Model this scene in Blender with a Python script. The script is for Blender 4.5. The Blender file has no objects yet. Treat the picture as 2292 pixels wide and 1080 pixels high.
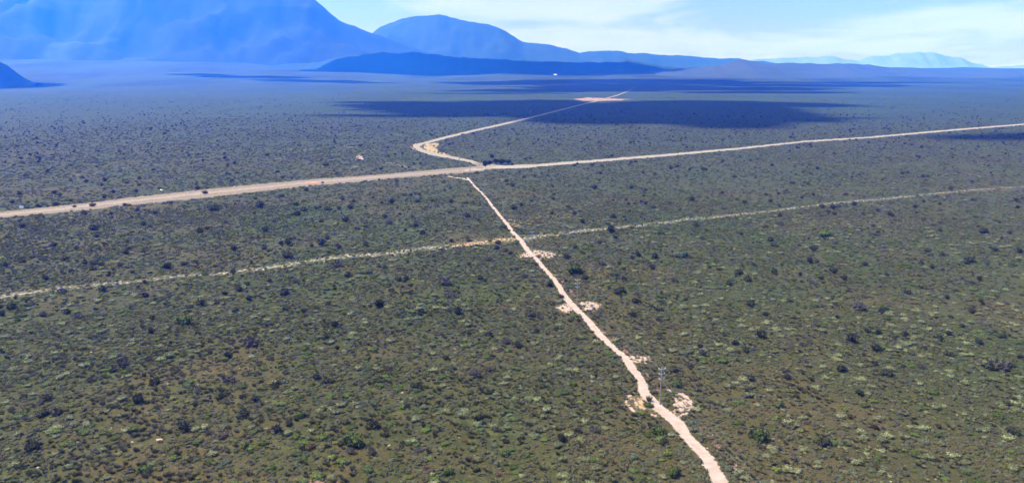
import bpy, bmesh, math, random
import numpy as np
from mathutils import Vector, Matrix, noise as mnoise

# ------------------------------------------------------------------ camera, sky, sun, exposure
SC = bpy.context.scene
F = 1637.0; HY = 160.0; H = 70.0                 # focal length in photo pixels, horizon row, height above the plain
PIT = math.atan((540 - HY) / F)
cam = bpy.data.cameras.new('camera'); camo = bpy.data.objects.new('camera', cam); SC.collection.objects.link(camo)
cam.sensor_fit = 'HORIZONTAL'; cam.sensor_width = 36; cam.lens = 36 * F / 2292
camo.location = (0, 0, H); camo.rotation_euler = (math.pi / 2 - PIT, 0, 0)
cam.clip_start = 0.5; cam.clip_end = 60000
SC.camera = camo
SC.view_settings.view_transform = 'Standard'; SC.view_settings.look = 'None'
SC.view_settings.exposure = 1.15; SC.view_settings.gamma = 1
try: SC.view_settings.use_curve_mapping = False
except Exception: pass
cy = SC.cycles
cy.max_bounces = 7; cy.diffuse_bounces = 3; cy.glossy_bounces = 1; cy.transmission_bounces = 1
cy.transparent_max_bounces = 12; cy.volume_bounces = 4
cy.use_denoising = True

SUN_EL = math.radians(58)
SUN_AZ = math.radians(-72)                        # clockwise from the view direction (+Y); the sun stands ahead on the left
SDIR = Vector((math.sin(SUN_AZ) * math.cos(SUN_EL), math.cos(SUN_AZ) * math.cos(SUN_EL), math.sin(SUN_EL)))
sl = bpy.data.lights.new('sun', 'SUN'); so = bpy.data.objects.new('sun', sl); SC.collection.objects.link(so)
sl.energy = 5.0; sl.angle = math.radians(0.5); sl.color = (1.0, 0.985, 0.965)
so.rotation_euler = SDIR.to_track_quat('Z', 'Y').to_euler(); so.location = (0, 0, 3000)

class NT:
    """small helper for writing node trees"""
    def __init__(s, tree): s.t = tree; s.n = tree.nodes; s.l = tree.links
    def node(s, typ, **kw):
        nd = s.n.new(typ)
        for k, v in kw.items(): setattr(nd, k, v)
        return nd
    def put(s, sock, v):
        if isinstance(v, bpy.types.NodeSocket): s.l.new(v, sock)
        elif isinstance(v, (tuple, list)) and len(v) == 3 and sock.type == 'RGBA': sock.default_value = (*v, 1)
        else: sock.default_value = v
    def math(s, op, a, b=0.0, c=None, clamp=False):
        nd = s.node('ShaderNodeMath', operation=op, use_clamp=clamp)
        s.put(nd.inputs[0], a); s.put(nd.inputs[1], b)
        if c is not None: s.put(nd.inputs[2], c)
        return nd.outputs[0]
    def mix(s, f, a, b, blend='MIX'):
        nd = s.node('ShaderNodeMix', data_type='RGBA', blend_type=blend)
        s.put(nd.inputs[0], f); s.put(nd.inputs[6], a); s.put(nd.inputs[7], b)
        return nd.outputs[2]
    def noise(s, vec, scale, detail=3, rough=.55, dist=0):
        nd = s.node('ShaderNodeTexNoise')
        s.l.new(vec, nd.inputs['Vector']); nd.inputs['Scale'].default_value = scale
        nd.inputs['Detail'].default_value = detail; nd.inputs['Roughness'].default_value = rough
        nd.inputs['Distortion'].default_value = dist
        return nd.outputs['Fac']
    def ramp(s, f, a, b, lo=0.0, hi=1.0):
        nd = s.node('ShaderNodeMapRange', interpolation_type='SMOOTHSTEP')
        s.put(nd.inputs[0], f); s.put(nd.inputs[1], a); s.put(nd.inputs[2], b); s.put(nd.inputs[3], lo); s.put(nd.inputs[4], hi)
        return nd.outputs[0]
    def scale(s, vec, v):
        nd = s.node('ShaderNodeVectorMath', operation='MULTIPLY'); s.l.new(vec, nd.inputs[0]); nd.inputs[1].default_value = v
        return nd.outputs[0]

world = bpy.data.worlds.new('World'); SC.world = world; world.use_nodes = True
w = NT(world.node_tree); w.n.clear()
sky = w.node('ShaderNodeTexSky', sky_type='NISHITA', sun_disc=False, sun_elevation=SUN_EL, sun_rotation=SUN_AZ)
sky.air_density = 1.0; sky.dust_density = 0.6; sky.ozone_density = 1.0; sky.altitude = 300
tc = w.node('ShaderNodeTexCoord').outputs['Generated']
sep = w.node('ShaderNodeSeparateXYZ'); w.l.new(tc, sep.inputs[0])
cz = w.math('ADD', w.math('ABSOLUTE', sep.outputs[2]), 0.09)
comb = w.node('ShaderNodeCombineXYZ')
w.put(comb.inputs[0], w.math('DIVIDE', sep.outputs[0], cz)); w.put(comb.inputs[1], w.math('DIVIDE', sep.outputs[1], cz)); comb.inputs[2].default_value = 3.7
cl = w.noise(w.scale(comb.outputs[0], (1.0, 0.75, 1.0)), 0.55, 6, .58, .4)
tx = w.math('DIVIDE', sep.outputs[0], w.math('MAXIMUM', sep.outputs[1], .02))
def lobe(cx, wd, amp, z0=0.0, z1=0.02):
    q = w.math('DIVIDE', w.math('SUBTRACT', tx, cx), wd); q = w.math('EXPONENT', w.math('MULTIPLY', w.math('MULTIPLY', q, q), -1.0))
    return w.math('MULTIPLY', w.math('MULTIPLY', q, amp), w.ramp(sep.outputs[2], z0, z1))
for a_ in (lobe(.12, .12, .14), lobe(.33, .11, -.16, .02, .07), lobe(-.22, .05, -.16, .05, .08), lobe(-.02, .06, -.05, .06, .09), lobe(.60, .12, .08)): cl = w.math('ADD', cl, a_)
cf = w.ramp(cl, 0.42, 0.60, 0.0, 1.0)
cf = w.math('MAXIMUM', cf, w.ramp(sep.outputs[2], 0.0, 0.07, 0.5, 0.0))      # thin white cloud towards the horizon
ctone = w.mix(w.noise(comb.outputs[0], 1.7, 4), (5.0, 6.6, 10.5), (7.0, 7.8, 10.5))
bg = w.node('ShaderNodeBackground'); w.put(bg.inputs[0], w.mix(cf, w.mix(1.0, sky.outputs[0], (.80, .88, 1.25), 'MULTIPLY'), ctone)); bg.inputs[1].default_value = 0.055
wo = w.node('ShaderNodeOutputWorld'); w.l.new(bg.outputs[0], wo.inputs[0])

# ------------------------------------------------------------------ helpers
def g(x, y):
    """photo pixel -> point of the level plain"""
    u = (x - 1146) / F; v = (540 - y) / F
    dz = -math.sin(PIT) + v * math.cos(PIT); dy = math.cos(PIT) + v * math.sin(PIT)
    t = -H / dz
    return (u * t, dy * t)
def azt(x): return (x - 1146) / F * math.cos(PIT)        # tangent of the azimuth near the horizon
def hpx(y, D): return H + (HY - y) / F * D / math.cos(PIT) ** 2 * (1 - 0.0)   # height at depth D seen at row y

def tag(o, label=None, cat=None, group=None, kind=None):
    if label: o['label'] = label
    if cat: o['category'] = cat
    if group: o['group'] = group
    if kind: o['kind'] = kind
    return o
def link(name, me, parent=None):
    o = bpy.data.objects.new(name, me); SC.collection.objects.link(o)
    if parent: o.parent = parent
    return o
def mesh(name, V, Fc, mat, smooth=False):
    me = bpy.data.meshes.new(name); me.from_pydata([tuple(v) for v in V], [], [tuple(f) for f in Fc]); me.update()
    if mat: me.materials.append(mat)
    if smooth: me.polygons.foreach_set('use_smooth', [True] * len(me.polygons))
    return me
def obj(name, V, Fc, mat, parent=None, smooth=False): return link(name, mesh(name, V, Fc, mat, smooth), parent)

def new_mat(name):
    m = bpy.data.materials.new(name); m.use_nodes = True
    t = NT(m.node_tree); t.n.clear()
    out = t.node('ShaderNodeOutputMaterial'); bs = t.node('ShaderNodeBsdfPrincipled')
    bs.inputs['Roughness'].default_value = 0.9; bs.inputs['Specular IOR Level'].default_value = 0.15
    t.l.new(bs.outputs[0], out.inputs[0])
    return m, t, bs, out
def plain(name, col, var=0.2, sc=3.0, rough=.8, spec=.2):
    m, t, bs, out = new_mat(name)
    p = t.node('ShaderNodeNewGeometry').outputs['Position']
    n = t.noise(p, sc, 4)
    t.put(bs.inputs['Base Color'], t.mix(t.ramp(n, .3, .7), tuple(c * (1 - var) for c in col), tuple(min(1, c * (1 + var)) for c in col)))
    bs.inputs['Roughness'].default_value = rough; bs.inputs['Specular IOR Level'].default_value = spec
    return m

# shared vegetation tone: dryness and lushness as functions of the place on the plain
def tone_group():
    gt = bpy.data.node_groups.new('plain_tone', 'ShaderNodeTree')
    gt.interface.new_socket('dry', in_out='OUTPUT', socket_type='NodeSocketFloat')
    gt.interface.new_socket('lush', in_out='OUTPUT', socket_type='NodeSocketFloat')
    gt.interface.new_socket('grey', in_out='OUTPUT', socket_type='NodeSocketFloat')
    t = NT(gt); go = t.node('NodeGroupOutput')
    pos = t.node('ShaderNodeNewGeometry').outputs['Position']
    flat = t.scale(pos, (1, 1, 0)); s = t.node('ShaderNodeSeparateXYZ'); t.l.new(pos, s.inputs[0])
    # strip of disturbed dry ground under the power line: x = 32 - 0.176*(y-146)
    lx = t.math('ADD', t.math('MULTIPLY', s.outputs[1], -0.176), 63.0)
    d = t.math('SUBTRACT', s.outputs[0], lx)
    a = t.math('DIVIDE', d, 16.0); line = t.math('EXPONENT', t.math('MULTIPLY', t.math('MULTIPLY', a, a), -1.0))
    fade = t.ramp(s.outputs[1], 120, 420, 1.0, 0.35)
    n1 = t.noise(flat, 0.022, 4, .6); n2 = t.noise(flat, 0.11, 3, .6)
    dry = t.math('ADD', t.ramp(n1, .46, .72), t.math('MULTIPLY', t.math('MULTIPLY', line, fade), 0.6), clamp=True)
    # dry reddish ground at the lower edge
    dry = t.math('ADD', dry, t.math('MULTIPLY', t.ramp(s.outputs[1], 110, 190, 0.42, 0.0), t.ramp(n2, .35, .6)), clamp=True)
    dry = t.math('MULTIPLY', dry, t.ramp(s.outputs[1], 250, 800, 1.0, .12))
    n3 = t.noise(t.scale(flat, (1, .6, 1)), 0.016, 4, .6, .5)
    t.l.new(dry, go.inputs[0]); t.l.new(t.ramp(n3, .48, .68), go.inputs[1])
    t.l.new(t.ramp(t.noise(t.scale(flat, (.7, 1, 1)), 0.0095, 4, .6), .42, .62), go.inputs[2])
    return gt
TONE = tone_group()

# ------------------------------------------------------------------ ground
def ground_mat():
    m, t, bs, out = new_mat('ground')
    pos = t.node('ShaderNodeNewGeometry').outputs['Position']
    flat = t.scale(pos, (1, 1, 0))
    tg = t.node('ShaderNodeGroup'); tg.node_tree = TONE
    dry, lush, grey = tg.outputs
    c = t.mix(dry, (.024, .032, .010), (.062, .038, .019))
    c = t.mix(t.math('MULTIPLY', lush, .7), c, (.020, .040, .010))
    c = t.mix(t.math('MULTIPLY', grey, .5), c, (.038, .034, .027))
    f1 = t.noise(flat, 0.9, 4, .7); f2 = t.noise(flat, 0.25, 4, .65)
    # low plant mats: every cell its own tint, with leaf litter between them
    wv = t.node('ShaderNodeVectorMath', operation='ADD'); t.l.new(flat, wv.inputs[0])
    nz = t.node('ShaderNodeTexNoise'); t.l.new(flat, nz.inputs['Vector']); nz.inputs['Scale'].default_value = .8; nz.inputs['Detail'].default_value = 3
    vs = t.node('ShaderNodeVectorMath', operation='SCALE'); t.l.new(nz.outputs['Color'], vs.inputs[0]); vs.inputs[3].default_value = 2.2
    t.l.new(vs.outputs[0], wv.inputs[1])
    for sc_, amt in ((.34, .75), (.95, .6)):
        vo = t.node('ShaderNodeTexVoronoi', voronoi_dimensions='2D'); t.l.new(wv.outputs[0], vo.inputs['Vector']); vo.inputs['Scale'].default_value = sc_
        sc3 = t.node('ShaderNodeSeparateColor'); t.l.new(vo.outputs['Color'], sc3.inputs[0])
        cr = t.node('ShaderNodeValToRGB'); cr.color_ramp.interpolation = 'CONSTANT'; t.l.new(sc3.outputs[0], cr.inputs[0])
        el = cr.color_ramp.elements; el[0].position = 0; el[0].color = (.016, .022, .008, 1); el[1].position = .25; el[1].color = (.034, .046, .012, 1)
        for p_, c_ in ((.45, (.055, .068, .030, 1)), (.6, (.022, .042, .010, 1)), (.72, (.060, .046, .026, 1)), (.82, (.045, .040, .036, 1)), (.92, (.085, .098, .048, 1))):
            e_ = el.new(p_); e_.color = c_
        inside = t.ramp(vo.outputs['Distance'], .30, .62, 1, 0)
        c = t.mix(t.math('MULTIPLY', inside, t.math('MULTIPLY', t.ramp(sc3.outputs[1], .1, .6), amt)), c, cr.outputs[0])
    c = t.mix(t.ramp(f1, .38, .62, .45, 0), c, (.018, .017, .010))
    c = t.mix(t.ramp(f2, .5, .75, 0, .55), c, (.055, .062, .027))
    c = t.mix(t.math('MULTIPLY', dry, .62), c, t.mix(f1, (.048, .036, .020), (.086, .067, .044)))
    c = t.mix(t.math('MULTIPLY', lush, .42), c, t.mix(f1, (.016, .034, .007), (.046, .078, .018)))
    c = t.mix(t.math('MULTIPLY', grey, .30), c, t.mix(f1, (.026, .022, .018), (.062, .055, .046)))
    f5 = t.noise(flat, 2.6, 3, .7)
    c = t.mix(t.ramp(f5, .36, .5, .62, 0), c, (.013, .012, .007)); c = t.mix(t.ramp(f5, .54, .68, 0, .5), c, (.088, .092, .042))
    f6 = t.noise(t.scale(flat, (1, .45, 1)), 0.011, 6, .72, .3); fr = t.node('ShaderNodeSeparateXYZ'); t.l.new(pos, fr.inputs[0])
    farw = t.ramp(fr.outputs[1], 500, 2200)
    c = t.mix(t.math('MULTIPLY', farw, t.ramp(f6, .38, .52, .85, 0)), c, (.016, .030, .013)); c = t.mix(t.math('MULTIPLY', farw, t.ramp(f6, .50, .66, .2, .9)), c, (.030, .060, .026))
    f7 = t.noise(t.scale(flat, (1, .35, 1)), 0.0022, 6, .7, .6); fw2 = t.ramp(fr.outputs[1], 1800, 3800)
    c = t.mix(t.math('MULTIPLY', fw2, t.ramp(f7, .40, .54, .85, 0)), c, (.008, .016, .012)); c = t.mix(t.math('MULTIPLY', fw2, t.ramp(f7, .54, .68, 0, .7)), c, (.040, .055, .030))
    hs = t.node('ShaderNodeMix', data_type='RGBA', blend_type='MULTIPLY'); hs.inputs[0].default_value = 1; t.l.new(c, hs.inputs[6]); hs.inputs[7].default_value = (1.06, .99, .62, 1); c = hs.outputs[2]
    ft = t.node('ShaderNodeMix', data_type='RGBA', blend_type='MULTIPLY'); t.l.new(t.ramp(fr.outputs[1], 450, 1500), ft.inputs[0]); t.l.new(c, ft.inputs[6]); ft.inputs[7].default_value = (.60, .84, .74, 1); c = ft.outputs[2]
    # bare sand showing through
    f3 = t.noise(flat, 1.1, 3, .6)
    thr = t.math('SUBTRACT', 0.745, t.math('MULTIPLY', dry, 0.085))
    c = t.mix(t.ramp(t.math('SUBTRACT', f3, thr), 0.0, 0.05), c, (.26, .19, .135))
    # wide tonal bands far off
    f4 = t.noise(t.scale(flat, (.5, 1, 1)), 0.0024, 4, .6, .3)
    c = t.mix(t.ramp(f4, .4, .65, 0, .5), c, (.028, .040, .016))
    t.put(bs.inputs['Base Color'], c)
    b = t.node('ShaderNodeBump'); b.inputs['Strength'].default_value = .6; b.inputs['Distance'].default_value = .4
    t.put(b.inputs['Height'], f1); t.l.new(b.outputs[0], bs.inputs['Normal'])
    return m

def vnoise(x, y, s, seed=0.0, oct=4):
    return mnoise.fractal(Vector((x * s + seed, y * s - seed, seed * .37)), 1.0, 2.0, oct)
def sm(a, b, x):
    t = min(1, max(0, (x - a) / (b - a))); return t * t * (3 - 2 * t)
def ground_h(x, y):
    D = y if y > 1 else 1.0
    r = math.hypot(x, y)
    if y < 1200: return 0.0
    px = 1146 + x / D * F / math.cos(PIT)
    s = max(0.0, (D - 3000) / 4000)
    A = 132 * (1 - sm(250, 1000, px)) + 95
    h = A * min(s, 1.0) ** 1.5
    h += 5 * vnoise(x, y, 1 / 700, 3.1) * sm(1800, 4000, D) * (1 + s * 3)
    return max(h, -0.5)
def build_ground():
    angs = [math.radians(a) for a in np.concatenate([np.arange(-180, -50, 10), np.arange(-50, 50, 1.0), np.arange(50, 180, 10)])]
    rads = [0.0] + list(np.geomspace(40, 11800, 110))
    V = [(0, 0, 0)]; Fc = []
    n = len(angs)
    for r in rads[1:]:
        for a in angs:
            x, y = r * math.sin(a), r * math.cos(a); V.append((x, y, ground_h(x, y)))
    for j in range(n): Fc.append((0, 1 + (j + 1) % n, 1 + j))
    for i in range(len(rads) - 2):
        for j in range(n):
            a = 1 + i * n + j; b = 1 + i * n + (j + 1) % n
            Fc.append((a, b, b + n, a + n))
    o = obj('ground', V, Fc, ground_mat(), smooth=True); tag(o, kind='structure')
    return o
ground = build_ground()

# ------------------------------------------------------------------ roads, tracks and bare sand
def sand_mat(name, c1, c2, thr, k, nscale, veg=0.0, soft=.14, stretch=(1, 1, 1)):
    m, t, bs, out = new_mat(name)
    pos = t.node('ShaderNodeNewGeometry').outputs['Position']; flat = t.scale(pos, (1, 1, 0))
    uv = t.node('ShaderNodeUVMap'); uv.uv_map = 'UVMap'
    s = t.node('ShaderNodeSeparateXYZ'); t.l.new(uv.outputs[0], s.inputs[0])
    e = t.math('SUBTRACT', 1.0, t.math('ABSOLUTE', t.math('SUBTRACT', t.math('MULTIPLY', s.outputs[0], 2.0), 1.0)))   # 0 at the edge, 1 in the middle
    n = t.noise(t.scale(flat, stretch), nscale, 4, .65)
    al = t.math('ADD', t.math('MULTIPLY', e, k), t.math('SUBTRACT', n, thr))
    if veg:
        ct = t.noise(flat, .9, 3); al = t.math('SUBTRACT', al, t.ramp(ct, .6, .7, 0, veg))
    al = t.ramp(al, -soft * .5, soft)
    col = t.mix(t.ramp(t.noise(flat, .5, 5, .7), .3, .7), c1, c2)
    rut = t.ramp(t.math('ABSOLUTE', t.math('SUBTRACT', e, 0.55)), 0.0, .18, .12, 0.0)
    col = t.mix(rut, col, tuple(min(1, c * 1.35) for c in c1))
    t.put(bs.inputs['Base Color'], col)
    tr = t.node('ShaderNodeBsdfTransparent'); mx = t.node('ShaderNodeMixShader')
    t.put(mx.inputs[0], al); t.l.new(tr.outputs[0], mx.inputs[1]); t.l.new(bs.outputs[0], mx.inputs[2]); t.l.new(mx.outputs[0], out.inputs[0])
    return m
def ribbon(name, E1, E2, z, mat, step=3.0, jit=0.0, seed=1):
    """strip between two edges given as pixel lists; UV u runs across, v along"""
    rr = random.Random(seed)
    P = [(Vector(g(*a)), Vector(g(*b))) for a, b in zip(E1, E2)]
    V, Fc, U = [], [], []
    dist = 0.0; rows = []
    for (a, b), (c, d) in zip(P[:-1], P[1:]):
        L = ((c + d) - (a + b)).length / 2; n = max(1, int(L / step))
        for i in range(n):
            f = i / n; rows.append((a.lerp(c, f), b.lerp(d, f), dist + L * f))
        dist += L
    rows.append((*P[-1], dist))
    for (l, r, s) in rows:
        w_ = (r - l); j1 = rr.gauss(0, jit); j2 = rr.gauss(0, jit)
        l2 = l + w_ * j1; r2 = r + w_ * j2
        for k in range(3):
            p = l2.lerp(r2, k / 2); V.append((p.x, p.y, z + ground_h(p.x, p.y))); U.append((k / 2, s / 10))
    for i in range(len(rows) - 1):
        for k in range(2):
            a = i * 3 + k; Fc.append((a, a + 1, a + 4, a + 3))
    o = obj(name, V, Fc, mat)
    uvl = o.data.uv_layers.new(name='UVMap')
    for lp in o.data.loops: uvl.data[lp.index].uv = U[lp.vertex_index]
    tag(o, kind='structure'); return o
def blob(name, pts, z, mat, seed=1):
    """closed sandy patch: outline in pixels, u = 0 on the rim and .5 in the middle"""
    W = [Vector(g(*p)) for p in pts]; c = sum(W, Vector((0, 0))) / len(W)
    ring = []
    for a, b in zip(W, W[1:] + W[:1]):
        for i in range(4): ring.append(a.lerp(b, i / 4))
    ring = [c + (p - c) * (1 + .18 * mnoise.noise(Vector((p.x * .4, p.y * .4, seed)))) for p in ring]
    V = [(p.x, p.y, z) for p in ring] + [(c.x + (p.x - c.x) * .5, c.y + (p.y - c.y) * .5, z) for p in ring] + [(c.x, c.y, z)]
    U = [(0, 0)] * len(ring) + [(.5, 0)] * len(ring) + [(.5, 0)]
    n = len(ring); Fc = []
    for i in range(n):
        j = (i + 1) % n; Fc.append((i, j, n + j, n + i)); Fc.append((n + i, n + j, 2 * n))
    o = obj(name, V, Fc, mat); uvl = o.data.uv_layers.new(name='UVMap')
    for lp in o.data.loops: uvl.data[lp.index].uv = U[lp.vertex_index]
    tag(o, kind='structure'); return o

M_track = sand_mat('track_sand', (.25, .185, .155), (.35, .265, .23), .72, 1.0, 1.3)
M_road = sand_mat('road_gravel', (.115, .09, .06), (.19, .145, .11), .60, 1.0, .3)
M_roadw = sand_mat('road_pale_gravel', (.22, .18, .15), (.28, .235, .205), .56, 1.3, .25)
M_loop = sand_mat('loop_gravel', (.18, .15, .115), (.25, .21, .165), .50, 1.5, .12)
M_tan = sand_mat('tan_sand', (.23, .165, .09), (.29, .21, .13), .55, 1.2, .12, veg=.3)
M_speck = sand_mat('speckled_sand', (.27, .19, .15), (.34, .25, .2), .68, .30, .8, stretch=(1.3, .55, 1))
M_cross = sand_mat('cut_line_sand', (.17, .145, .105), (.29, .25, .19), .625, .17, .62, stretch=(1.3, .6, 1))
M_cross2 = sand_mat('orange_cut_sand', (.22, .14, .085), (.33, .23, .15), .65, .24, .75, stretch=(1.4, .5, 1))
M_ring = sand_mat('ring_sand', (.27, .19, .16), (.33, .24, .20), .62, .32, .9, stretch=(1.2, .7, 1))
M_dirt = sand_mat('reddish_dirt', (.085, .05, .035), (.17, .105, .08), .62, .22, .7)
M_faint = sand_mat('faint_track', (.075, .08, .055), (.11, .11, .075), .56, .12, .2)

TRK = [(1640, 1130, 46), (1612, 1080, 42), (1580, 1020, 34), (1540, 980, 31), (1513, 942, 36), (1476, 915, 36), (1443, 880, 27), (1435, 850, 21), (1412, 820, 24),
       (1400, 800, 21), (1376, 780, 19), (1358, 764, 19), (1341, 748, 21), (1319, 720, 19), (1298, 700, 18), (1279, 680, 18), (1262, 660, 16), (1251, 640, 14),
       (1236, 620, 13), (1217, 600, 13), (1201, 580, 12), (1181, 560, 14), (1168, 540, 13), (1148, 520, 11), (1134, 500, 9.5), (1117, 480, 8), (1101, 460, 7.5),
       (1086, 440, 6.5), (1077, 430, 5), (1066, 420, 6.5), (1050, 402, 5), (1046, 397, 4.5)]
ribbon('sand_track', [(x - w * .62, y) for x, y, w in TRK], [(x + w * .62, y) for x, y, w in TRK], .05, M_track, 1.0, .0, 3)
SHT = [(1575, 955), (1598, 985), (1622, 1015), (1650, 1045), (1690, 1100)]
ribbon('track_verge', [(x - 26, y + 2) for x, y in SHT], [(x + 16, y - 2) for x, y in SHT], .025, M_dirt, 1.5, .05, 5)
TR2 = [(1350, 740), (1385, 770), (1440, 820), (1462, 850), (1470, 880)]
ribbon('track_verge', [(x - 18, y) for x, y in TR2], [(x + 14, y) for x, y in TR2], .022, M_dirt, 1.5, .08, 6)
TR3 = [(1232, 590), (1256, 620), (1285, 655), (1300, 672)]
ribbon('track_verge', [(x - 14, y) for x, y in TR3], [(x + 5, y) for x, y in TR3], .022, M_dirt, 1.5, .08, 7)
ribbon('track_spur', [(1000, 393), (1028, 397), (1050, 400)], [(1000, 395), (1026, 399.5), (1048, 404)], .045, M_roadw, 2, 0, 2)

RD_T = [(-160, 497), (0, 474), (100, 464), (200, 453.5), (300, 440.5), (450, 424.5), (560, 413.5), (700, 401), (800, 394.5), (900, 386), (1000, 377), (1060, 372.5), (1085, 370)]
RD_B = [(-160, 512), (0, 488), (100, 478.5), (200, 469), (300, 458), (450, 443.5), (560, 431), (700, 415), (800, 407), (900, 397.5), (1000, 389.5), (1060, 384.5), (1085, 382)]
ribbon('gravel_road', [(x, y - 1.2) for x, y in RD_T], [(x, y + 1.5) for x, y in RD_B], .04, M_road, 3, .02, 8)
RC_T = [(-100, 486), (0, 477.5), (120, 465.5), (300, 445), (450, 429), (700, 404.5), (900, 389.5), (1040, 379)]
RC_B = [(-100, 494), (0, 484.5), (120, 473), (300, 453), (450, 437), (700, 410.5), (900, 394.5), (1040, 383)]
ribbon('road_crown', RC_T, RC_B, .06, sand_mat('road_crown_gravel', (.165, .13, .10), (.24, .19, .155), .62, .7, .12), 3, .02, 8)
RW_T = [(1040, 378), (1082, 371), (1100, 367.5), (1130, 370), (1160, 369), (1300, 359.5), (1500, 343.5), (1650, 330.3), (1800, 315), (1950, 305.3), (2100, 291.7), (2292, 276.4), (2500, 263)]
RW_B = [(1040, 384), (1082, 381), (1100, 380.5), (1130, 378.5), (1160, 377.5), (1300, 366), (1500, 349.5), (1650, 335.5), (1800, 319), (1950, 309.5), (2100, 296), (2292, 280), (2500, 266)]
ribbon('pale_gravel_road', RW_T, RW_B, .08, sand_mat('pale_gravel_broken', (.19, .16, .135), (.27, .225, .19), .62, .6, .12, soft=.04), 3, .03, 9)
blob('road_junction', [(1056, 376), (1058, 364), (1078, 364), (1084, 371), (1080, 379)], .10, M_road, 2)
LP_O = [(1066, 371), (1050, 363), (1020, 357.5), (990, 352), (960, 346), (936, 338), (925, 329), (933, 322), (955, 316.5), (980, 309.5), (1010, 302), (1060, 290.5), (1110, 279.5), (1160, 268), (1200, 258.6),
        (1250, 246), (1300, 233.5), (1340, 224), (1380, 213), (1400, 206), (1420, 196.2)]
LP_I = [(1078, 366), (1058, 359), (1030, 353), (1000, 347.5), (968, 340.5), (950, 335), (940, 329), (946, 323.5), (963, 319.8), (990, 312.6), (1018, 305.4), (1066, 293.6), (1116, 282.4), (1166, 270.7), (1204, 260.7),
        (1254, 247.8), (1303, 235), (1343, 225.2), (1382, 214), (1402, 206.8), (1422, 196.8)]
ribbon('loop_road', LP_O, LP_I, .07, M_loop, 4, .02, 10)
blob('sand_patch', [(945, 328), (955, 321), (985, 320), (975, 330), (985, 340), (1010, 347), (985, 347), (960, 341)], .03, M_tan, 4)
blob('sand_patch', [(918, 328), (926, 322), (940, 319), (935, 330), (950, 341), (935, 338), (924, 334)], .035, M_tan, 9)
blob('sand_patch', [(1282, 222.5), (1310, 218), (1350, 220), (1415, 222), (1395, 225), (1340, 226), (1300, 226)], .10, sand_mat('far_red_sand', (.20, .12, .10), (.28, .18, .15), .50, .6, .03), 5)
# cleared cross line
CR = [(-60, 672, 16), (0, 664, 16), (45, 657, 15), (90, 651, 14), (130, 646, 11), (200, 638, 7), (270, 633, 7), (340, 625, 7), (375, 620, 7), (420, 616, 7), (500, 610, 8), (560, 603, 8), (600, 599, 9),
      (640, 592, 12), (700, 583, 9), (740, 577, 10), (800, 572, 11), (840, 570, 11), (900, 562, 12), (960, 555, 12), (1012, 550, 13)]
ribbon('cut_line', [(x, y - h * .75) for x, y, h in CR], [(x, y + h * .75) for x, y, h in CR], .03, M_cross, 2, .08, 11)
ribbon('cut_line', [(1008, 545), (1040, 538), (1080, 532), (1120, 527), (1162, 523)], [(1008, 558), (1050, 556), (1085, 550), (1120, 545), (1165, 543)], .03, M_cross2, 2, .06, 12)
CR2 = [(1165, 536, 14), (1200, 530, 14), (1240, 525, 9), (1280, 519, 8), (1340, 513, 7), (1400, 507, 6), (1480, 499, 6), (1540, 490, 6), (1590, 487, 5), (1640, 481, 5), (1720, 473, 4.4), (1800, 462, 4.4), (1890, 452, 4),
       (2000, 443, 4), (2100, 432, 3.6), (2195, 424, 3.6), (2292, 417, 3), (2500, 402, 3)]
ribbon('cut_line', [(x, y - h * .75) for x, y, h in CR2], [(x, y + h * .75) for x, y, h in CR2], .03, M_cross, 2, .1, 13)
# sandy clearings round the pole bases
blob('sand_patch', [(1148, 573), (1168, 560), (1205, 555), (1244, 560), (1262, 570), (1240, 582), (1200, 585), (1160, 579)], .028, M_speck, 6)
blob('sand_patch', [(1236, 690), (1255, 677), (1280, 674), (1290, 690), (1278, 706), (1255, 700)], .028, M_speck, 7)
blob('sand_patch', [(1285, 674), (1320, 669), (1350, 680), (1352, 694), (1325, 700), (1300, 696)], .028, M_speck, 8)
blob('sand_patch', [(1385, 798), (1420, 790), (1470, 798), (1466, 812), (1440, 820), (1405, 812)], .028, M_speck, 9)
blob('sand_patch', [(1130, 500), (1130, 483), (1150, 484), (1175, 496), (1165, 512), (1145, 510)], .028, M_cross2, 10)
blob('sand_patch', [(640, 1075), (670, 1060), (760, 1066), (770, 1090), (650, 1092)], .026, M_dirt, 13)
def arc(pts, wd, sd):
    L, R = [], []
    W = [Vector(p) for p in pts]
    for i, p in enumerate(W):
        d = (W[min(i + 1, len(W) - 1)] - W[max(i - 1, 0)]); nrm = Vector((-d.y, d.x)).normalized()
        k = wd * (1 - .4 * abs(nrm.y)); L.append(tuple(p + nrm * k)); R.append(tuple(p - nrm * k))
    ribbon('sand_patch', L, R, .03 + sd * .0007, M_ring, 1.2, .06, sd)
arc([(1446, 868), (1420, 877), (1403, 889), (1401, 904), (1418, 918), (1440, 925), (1470, 930)], 7.5, 14)
arc([(1490, 874), (1520, 880), (1540, 890), (1550, 908), (1538, 922), (1518, 932), (1500, 938)], 10, 15)
blob('sand_patch', [(1404, 885), (1440, 878), (1462, 900), (1470, 925), (1430, 922), (1406, 905)], .024, M_cross2, 21)
blob('sand_patch', [(1500, 880), (1545, 888), (1548, 915), (1515, 936), (1500, 925)], .024, M_speck, 22)
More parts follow.
